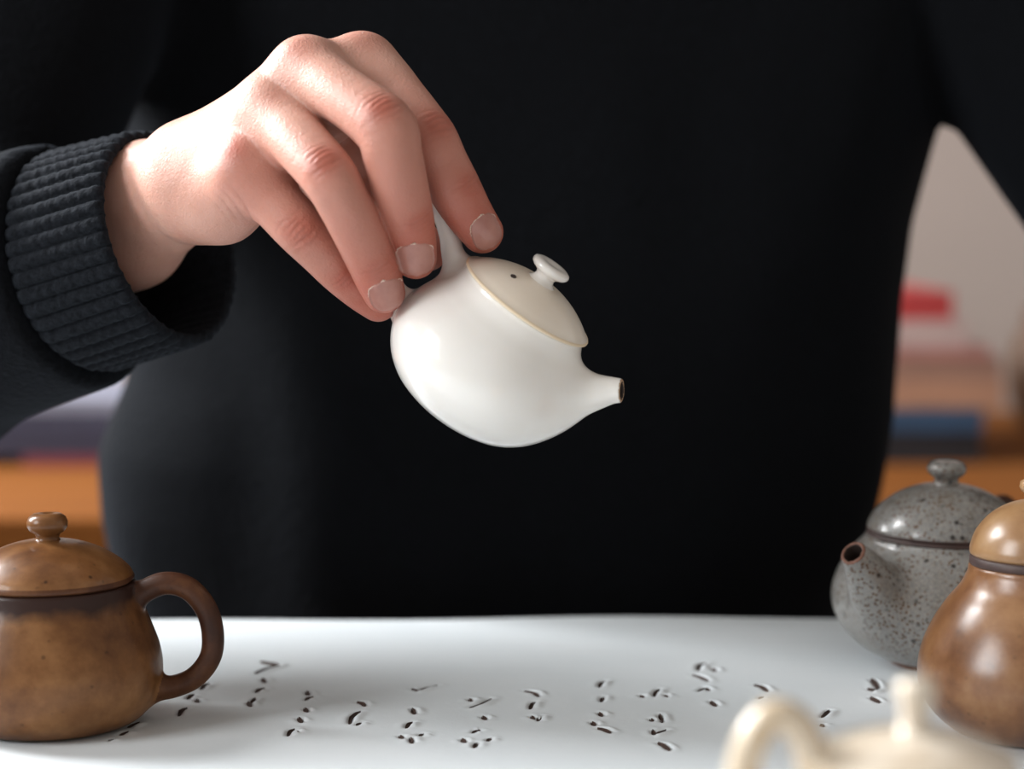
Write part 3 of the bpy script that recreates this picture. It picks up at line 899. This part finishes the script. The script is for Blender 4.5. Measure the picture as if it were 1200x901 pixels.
PALM = [
    [(225, 196, 787, 52), (425, 82, 771, 36)],
    [(226, 205, 783, 50), (358, 88, 755, 37)],
    [(228, 215, 781, 46), (318, 134, 754, 36)],
    [(365, 88, 760, 35), (424, 84, 770, 34)], [(322, 132, 758, 34), (360, 92, 760, 35)], [(292, 200, 757, 36), (320, 138, 758, 34)],
    [(338, 165, 752, 30), (390, 120, 752, 30)], [(405, 118, 757, 30), (450, 110, 763, 30)], [(305, 208, 755, 30), (335, 165, 754, 30)],
    [(335, 185, 796, 38), (440, 175, 796, 34)],
    [(232, 228, 781, 44), (290, 202, 753, 38)],
    [(300, 175, 778, 42), (380, 130, 772, 40)],
    [(238, 240, 783, 40), (262, 240, 774, 39)], [(262, 240, 774, 39), (282, 228, 764, 36)],
]
ARM = [
    [(220, 200, 788, 50), (165, 224, 812, 50)], [(165, 224, 812, 50), (40, 285, 865, 62)],
    [(222, 232, 790, 46), (160, 284, 825, 46)], [(160, 284, 825, 46), (40, 340, 872, 62)],
]
fld = Field((-200, 20, -885), (8, 148, -706), 0.62)
hand = fld.blank()
for seg in ARM:
    hand = smin(hand, fld.chain(fld.blank(), ctrl(seg), 14), 12)
for seg in PALM:
    hand = smin(hand, fld.chain(fld.blank(), ctrl(seg), 12), 9)
chains = {k: catmull(ctrl(v), 30) for k, v in FINGERS.items()}
fing = fld.blank()
ks = {'index': 1.2, 'middle': 1.2, 'ring': 1.2, 'little': 1.2, 'thumb': 1.0}
for k in ('index', 'middle', 'ring', 'little', 'thumb'):
    f = fld.chain(fld.blank(), chains[k], 8)
    fing = smin(fing, f, ks[k])
hand = smin(hand, fing, 7)
del fing
P, Q, N = surface(hand, fld)

# joint creases, knuckle flush, on the vertices
flush = np.zeros(len(P)); crease = np.zeros(len(P)); disp = np.zeros(len(P))
VIEW = np.array([0, 0, 1.0])
def frame_at(chain, i):
    t = chain[min(i + 1, len(chain) - 1), :3] - chain[max(i - 1, 0), :3]
    t = t / np.linalg.norm(t)
    # dorsal side: away from the curl, generally up-right and towards the viewer
    return t
DORSAL = {'index': np.array([0.45, 0.35, 0.8]), 'middle': np.array([0.25, 0.3, 0.92]), 'ring': np.array([0.05, 0.25, 0.95]), 'little': np.array([-0.2, 0.1, 0.95]), 'thumb': np.array([0, 0, -1.0])}
JOINTS = {'index': (2, 4), 'middle': (2, 5), 'ring': (2, 5), 'little': (2, 4), 'thumb': (2,)}
def ci(name, k):
    return int(round(k * 29 / (len(FINGERS[name]) - 1)))
owner = np.full(len(P), -1); bestd = np.full(len(P), 1e9)
for qi, k in enumerate(chains):
    C = chains[k]
    for a in C:
        d = np.linalg.norm(P - a[:3], axis=1) - a[3]
        m = d < bestd
        bestd[m] = d[m]; owner[m] = qi
for qi, k in enumerate(chains):
    C = chains[k]
    own = (owner == qi)
    for jn, jk in enumerate(JOINTS[k]):
        i = ci(k, jk)
        c = C[i, :3]; r = C[i, 3]
        t = frame_at(C, i)
        n = DORSAL[k] - t * (DORSAL[k] @ t); n /= np.linalg.norm(n)
        b = np.cross(t, n)
        q = P - c
        s = q @ t; dn = q @ n; db = q @ b
        dors = np.clip((dn / r - 0.15) / 0.5, 0, 1) * own
        big = jn == 0
        # bulge of the joint
        disp += (0.7 if big else 0.15) * np.exp(-(s / 6.0) ** 2) * np.clip(dn / r, 0, 1) ** 2 * own
        offs = ((-6.2, 0.20), (-4.0, 0.42), (-1.6, 0.50), (0.9, 0.42), (3.2, 0.36), (5.6, 0.2)) if big else ((-3.2, 0.16), (-1.2, 0.36), (0.9, 0.30), (2.8, 0.16))
        for o_, amp in offs:
            wob = 0.30 * np.sin(db * 0.55 + o_ * 2.1) + 0.12 * np.sin(db * 1.9 + o_)
            bow = (0.035 if o_ < 0 else -0.035) * db ** 2 * (1 if big else 0.3)
            x = s - o_ - bow * 0.6 + wob
            g = np.exp(-(x / 0.46) ** 2) * dors * np.exp(-(db / (r * (0.62 + 0.2 * math.sin(o_ * 5)))) ** 4)
            disp -= amp * g * (0.8 if big else 0.7)
            crease += amp * 1.0 * g
        flush += (0.8 if big else 0.4) * np.exp(-(s ** 2 + db ** 2 * 0.8) / (6.5 if big else 4.5) ** 2) * np.clip(dn / r, 0, 1) * own
    # fingertip flush
    e = C[-1, :3]
    d = np.linalg.norm(P - e, axis=1)
    flush += 0.4 * np.exp(-(d / 15.0) ** 2) * own
    # general flush along the distal finger
    fl_i = np.zeros(len(P))
    mid = C[len(C) * 2 // 3, :3]
    along = np.clip(((P - C[2, :3]) @ (C[-1, :3] - C[2, :3])) / np.linalg.norm(C[-1, :3] - C[2, :3]) ** 2, 0, 1)
    flush += (0.85 * along ** 0.8) * own
for (a, b, d_, rr, w) in ((350, 50, 742, 9, 0.5), (428, 48, 762, 9, 0.5), (318, 103, 737, 5, 0.6), (277, 175, 742, 6, 0.7), (300, 225, 745, 16, 0.35), (285, 200, 742, 14, 0.3)):
    flush += w * np.exp(-(np.linalg.norm(P - cp(a, b, d_), axis=1) / rr) ** 2)
# creases on the edge of the palm below the little finger
c0 = cp(284, 240, 748)
q = P - c0
for o_ in (-8, -5, -2.0, 1.2):
    x = q[:, 0] * 0.86 + q[:, 1] * 0.5 - o_ + 0.02 * (q[:, 0] * -0.5 + q[:, 1] * 0.86) ** 2
    g = np.exp(-(x / 0.6) ** 2) * np.exp(-(np.linalg.norm(q, axis=1) / 11) ** 4)
    disp -= 0.28 * g; crease += 0.3 * g
# faint tendons on the back of the hand
for a, b in (((240, 190, 770), (352, 66, 742)), ((245, 200, 765), (312, 108, 738))):
    A_, B_ = cp(*a), cp(*b)
    d = B_ - A_; t_ = np.clip(((P - A_) @ d) / (d @ d), 0, 1)
    dist = np.linalg.norm(P - A_ - t_[:, None] * d, axis=1)
    disp += 0.0 * dist
P = P + N * disp[:, None]
hand_o = mesh_obj('hand', to_person(c2w(P)), Q, M['skin'], person)
me = hand_o.data
if len(me.vertices) == len(P):
    for nm, arr in (('flush', flush), ('crease', crease)):
        at = me.attributes.new(nm, 'FLOAT', 'POINT')
        at.data.foreach_set('value', np.clip(arr, 0, 1).astype(np.float32))
hand_o['label'] = 'bare right hand with pinched fingers and red knuckles'

# ---- fingernails laid on the finished skin
def nail(k, centre_px, end_d, length, halfw, facing, along):
    C = chains[k]
    t = along / np.linalg.norm(along)
    n = facing - t * (facing @ t); n /= np.linalg.norm(n)
    b = np.cross(n, t)
    c = cp(*centre_px)
    nu, nv = 17, 21
    pts = np.zeros((nu, nv, 3))
    for i in range(nu):
        for j in range(nv):
            a = -1 + 2 * i / (nu - 1); v_ = -1 + 2 * j / (nv - 1)
            # rounded-square outline
            if v_ < 0: wv = (1 - abs(v_) ** 3.2) ** (1 / 2.6)
            else: wv = (1 - abs(v_) ** 2.6) ** (1 / 2.2)
            wv = max(wv, 0.02)
            pts[i, j] = c + t * v_ * length / 2 + b * a * halfw * wv
    R = pts.reshape(-1, 3) + n * 14
    # march towards the finger until the skin
    for _ in range(40):
        f = sample(hand, fld, R)
        R = R - n * np.clip(f, -0.6, 3.0)[:, None] * 0.8
    aa = np.repeat(np.linspace(-1, 1, nu), nv)
    lift = 0.38 - 0.30 * np.abs(aa) ** 4
    vv = np.tile(np.linspace(-1, 1, nv), nu)
    lift = lift - 0.22 * np.clip(-vv - 0.6, 0, 1) / 0.4 + 0.12 * np.clip(vv - 0.6, 0, 1)
    top = R + n * lift[:, None]
    bot = R - n * 0.5
    V = np.vstack([top, bot])
    ids = np.arange(nu * nv).reshape(nu, nv)
    F = np.stack([ids[:-1, :-1], ids[1:, :-1], ids[1:, 1:], ids[:-1, 1:]], -1).reshape(-1, 4)
    rim = np.concatenate([ids[:, 0], ids[-1, 1:], ids[-2::-1, -1], ids[0, -2:0:-1]])
    F2 = np.stack([rim, np.roll(rim, -1), np.roll(rim, -1) + nu * nv, rim + nu * nv], 1)
    no = mesh_obj('fingernail', to_person(c2w(V)), np.vstack([F, F2]), M['nail'], hand_o)
    # dry cuticle skin round the base: a thin ragged roll
    seq = list(ids[0, 8::-1]) + list(ids[1:-1, 0]) + list(ids[-1, 0:9])
    ring = R[seq] + n * 0.15
    ring = catmull(ring[::3], 60)
    rad = 0.17 + 0.2 * np.abs(np.sin(np.arange(60) * 1.7)) * rng.uniform(0.2, 1.2, 60)
    ring = ring + rng.normal(0, 0.10, ring.shape)
    VV = []; FF = []
    for i in range(60):
        tt_ = ring[min(i + 1, 59)] - ring[max(i - 1, 0)]; tt_ /= max(np.linalg.norm(tt_), 1e-6)
        x_ = np.cross(tt_, n); x_ /= max(np.linalg.norm(x_), 1e-6); y_ = np.cross(x_, tt_)
        w_ = rad[i] * math.sin(math.pi * (i + 0.5) / 60) ** 0.5
        for m_ in range(5):
            an = 2 * math.pi * m_ / 5
            VV.append(ring[i] + (x_ * math.cos(an) + y_ * math.sin(an)) * w_)
            if i: FF.append((5 * (i - 1) + m_, 5 * (i - 1) + (m_ + 1) % 5, 5 * i + (m_ + 1) % 5, 5 * i + m_))
    mesh_obj('cuticle', to_person(c2w(np.array(VV))), FF, M['dry_skin'], hand_o)
    return no
Zc = np.array([0, 0, 1.0])
nail('index', (569, 272, 752), 757, 12.6, 5.9, np.array([0.32, 0.05, 0.94]), np.array([0.50, -0.85, -0.1]))
nail('middle', (487, 303, 743), 749, 13.2, 7.0, np.array([0.08, -0.18, 0.97]), np.array([0.10, -0.97, -0.25]))
nail('ring', (454, 345, 744), 749, 12.6, 6.7, np.array([0.12, -0.2, 0.96]), np.array([0.28, -0.94, -0.22]))

# ---- sweater: torso and both sleeves as one surface, world mm
def wmm(px, py, d): return wp(px, py, d) * 1000.0
CUFF = wmm(202, 276, 814); ELB = wmm(-150, 384, 884)
ax = CUFF - ELB; ax /= np.linalg.norm(ax)
fw = Field((-440, 770, 470), (440, 1260, 1420), 5.0)
X, Y, Z = np.meshgrid(*[a.astype(np.float32) for a in fw.ax], indexing='ij')
# torso: stacked ellipses; left and right half-widths (mm) against height
zk = [470, 560, 640, 700, 723, 755, 781, 813, 836, 854, 894, 935, 985, 1040, 1100, 1160, 1220, 1270, 1310, 1350]
rk = [165, 175, 175, 173, 175, 184, 191, 195, 198, 199, 202, 209, 224, 232, 234, 230, 218, 185, 130, 75]
lk = [175, 195, 205, 206, 208, 213, 218, 220, 212, 205, 203, 205, 212, 218, 222, 220, 212, 180, 128, 75]
dk = [110, 120, 122, 118, 116, 116, 117, 118, 118, 118, 117, 117, 119, 121, 122, 120, 112, 98, 80, 60]
rz = np.interp(Z[0, 0], zk, rk); lz = np.interp(Z[0, 0], zk, lk); dz = np.interp(Z[0, 0], zk, dk)
hw = np.where(X > 0, rz[None, None, :], lz[None, None, :])
ex = 2.3
rad = ((np.abs(X) / hw) ** ex + (np.abs(Y - 1095) / dz[None, None, :]) ** ex) ** (1 / ex)
torso = ((rad - 1) * np.minimum(hw, dz[None, None, :])).astype(np.float32)
torso = np.maximum(torso, np.maximum(475 - Z, Z - 1350))
sw = torso
SH_L = np.array([-188, 1095, 1235.0]); SH_R = np.array([190, 1095, 1235.0])
arm_l = np.array([[*SH_L, 66], [*(SH_L * 0.5 + ELB * 0.5 + np.array([14, 20, 6])), 63], [*ELB, 60]])
fa = np.array([[*ELB, 60], [*(ELB * 0.55 + CUFF * 0.45), 54], [*(CUFF - ax * 38), 53]])
sl = fw.chain(fw.blank(), catmull(arm_l, 14), 40)
s2 = fw.chain(fw.blank(), catmull(fa, 14), 40)
endp = CUFF - ax * 46
s2 = smax(s2, ((X - endp[0]) * ax[0] + (Y - endp[1]) * ax[1] + (Z - endp[2]) * ax[2]), 7.0)
sl = smin(sl, s2, 24)
ELB_R = wmm(1345, 235, 1030)
arm_r = np.array([[*(SH_R + np.array([0, 0, -20])), 76], [*(SH_R * 0.5 + ELB_R * 0.5 + np.array([-12, 0, -12])), 66], [*ELB_R, 56]])
WR_R = np.array([345, 1010, 640.0])
fr_ = np.array([[*ELB_R, 56], [*(ELB_R * 0.5 + WR_R * 0.5 + np.array([15, 0, 0])), 50], [*WR_R, 40]])
sr = fw.chain(fw.blank(), catmull(arm_r, 14), 40)
sr = np.minimum(sr, fw.chain(fw.blank(), catmull(fr_, 14), 40))
sw = smin(sw, sl, 12)
sw = smin(sw, sr, 8)
del X, Y, Z, rad, hw
P2, Q2, N2 = surface(sw, fw)
# soft folds
dsp = np.zeros(len(P2))
for i, p_ in enumerate(P2):
    x, y, z_ = p_
    dsp[i] = 9.0 * noise.noise(Vector((x * 0.010, y * 0.010, z_ * 0.004))) + 3.5 * noise.noise(Vector((x * 0.02 + 5, y * 0.02, z_ * 0.012)))
near_cuff = np.exp(-(np.linalg.norm(P2 - endp, axis=1) / 60) ** 2)
P2 = P2 + N2 * (dsp * (1 - near_cuff))[:, None]
sweater = mesh_obj('sweater', to_person(P2 * 0.001), Q2, M['sweater'], person)
sweater['label'] = 'loose black wool sweater'
# ---- ribbed cuff
def cuff(end, axis, R0, R1, length, nrib):
    axis = axis / np.linalg.norm(axis)
    side = np.cross(axis, [0, 0, 1.0]); side /= np.linalg.norm(side)
    up = np.cross(side, axis)
    seg = nrib * 8
    th = np.linspace(0, 2 * math.pi, seg, endpoint=False)
    rings = []
    prof_ = [(-length, R1 - 3.5, 0.0), (-length + 3, R1 - 0.8, 0.3), (-length + 6, R1 + 1.2, 0.7)] + [(-length + 7 + (length - 9) * k / 26, R1 + 2.4 + (R0 - R1) * k / 26, 1.0) for k in range(1, 26)]
    prof_ += [(-1.6, R0 + 2.0, 1.0), (-0.3, R0 + 1.0, 0.8), (0.0, R0 - 0.4, 0.5), (-0.5, R0 - 1.6, 0.3), (-3, R0 - 2.2, 0.3), (-20, R0 - 2.4, 0.2), (-length + 4, R1 - 2.4, 0.1)]
    V = []
    for si, (s, r, am) in enumerate(prof_):
        prof_r = np.abs(np.cos(th * nrib / 2)) ** 0.6          # rounded ribs, narrow furrows
        wob = 0.5 * np.sin(th * 3 + s * 0.06) + 0.6 * np.sin(th * 2 + 1)
        knit = 0.32 * np.sin(s * 2.6 + np.floor(th * nrib / (2 * math.pi) + 0.5) * 2.0)
        rr_ = r + am * (2.3 * (prof_r - 0.75) + knit) + wob
        V.append(end + axis * s + np.outer(rr_ * np.cos(th), side) + np.outer(rr_ * np.sin(th) * 1.0, up))
    V = np.array(V)
    n = len(prof_)
    ids = np.arange(n * seg).reshape(n, seg)
    F = np.stack([ids[:-1], np.roll(ids[:-1], -1, 1), np.roll(ids[1:], -1, 1), ids[1:]], -1).reshape(-1, 4)
    return V.reshape(-1, 3), F
V, F = cuff(CUFF, ax, 42.0, 44.0, 52, 44)
cf = mesh_obj('cuff', to_person(V * 0.001), F[:, ::-1], M['cuff'], sweater)
cf['label'] = 'ribbed black cuff'
# ---- lap and legs below the table, on a stool
fl = Field((-260, 640, -2), (260, 1240, 600), 8.0)
legs = fl.blank()
for sx in (-1, 1):
    legs = smin(legs, fl.chain(fl.blank(), catmull(np.array([[sx * 70, 1110, 535, 88], [sx * 95, 900, 530, 72], [sx * 110, 740, 500, 60], [sx * 112, 745, 300, 52], [sx * 112, 770, 75, 44]]), 20), 30), 15)
    legs = smin(legs, fl.chain(fl.blank(), np.array([[sx * 112, 775, 42, 40], [sx * 118, 685, 32, 30]]), 30), 15)
P3, Q3, N3 = surface(legs, fl)
mesh_obj('trousers', to_person(P3 * 0.001), Q3, M['trousers'], person)
st = tag(empty('stool', (0, 1.12, 0)), 'round wooden stool under the seated person', 'stool')
lathe('seat', [(0, 418), (165, 418), (172, 425), (172, 438), (165, 446), (0, 446)], M['brown_wood'], st, 48)
for k in range(4):
    an = math.pi / 4 + k * math.pi / 2
    V = []
    Fs = []
    for i, (zz, rr_) in enumerate(((0.0, 0.165), (0.417, 0.125))):
        for m_ in range(10):
            b_ = 2 * math.pi * m_ / 10
            V.append((rr_ * math.cos(an) + 0.014 * math.cos(b_), rr_ * math.sin(an) + 0.014 * math.sin(b_), zz))
    for m_ in range(10):
        Fs.append((m_, (m_ + 1) % 10, 10 + (m_ + 1) % 10, 10 + m_))
    Fs.append(tuple(range(9, -1, -1))); Fs.append(tuple(range(10, 20)))
    mesh_obj('leg', V, Fs, M['brown_wood'], st)
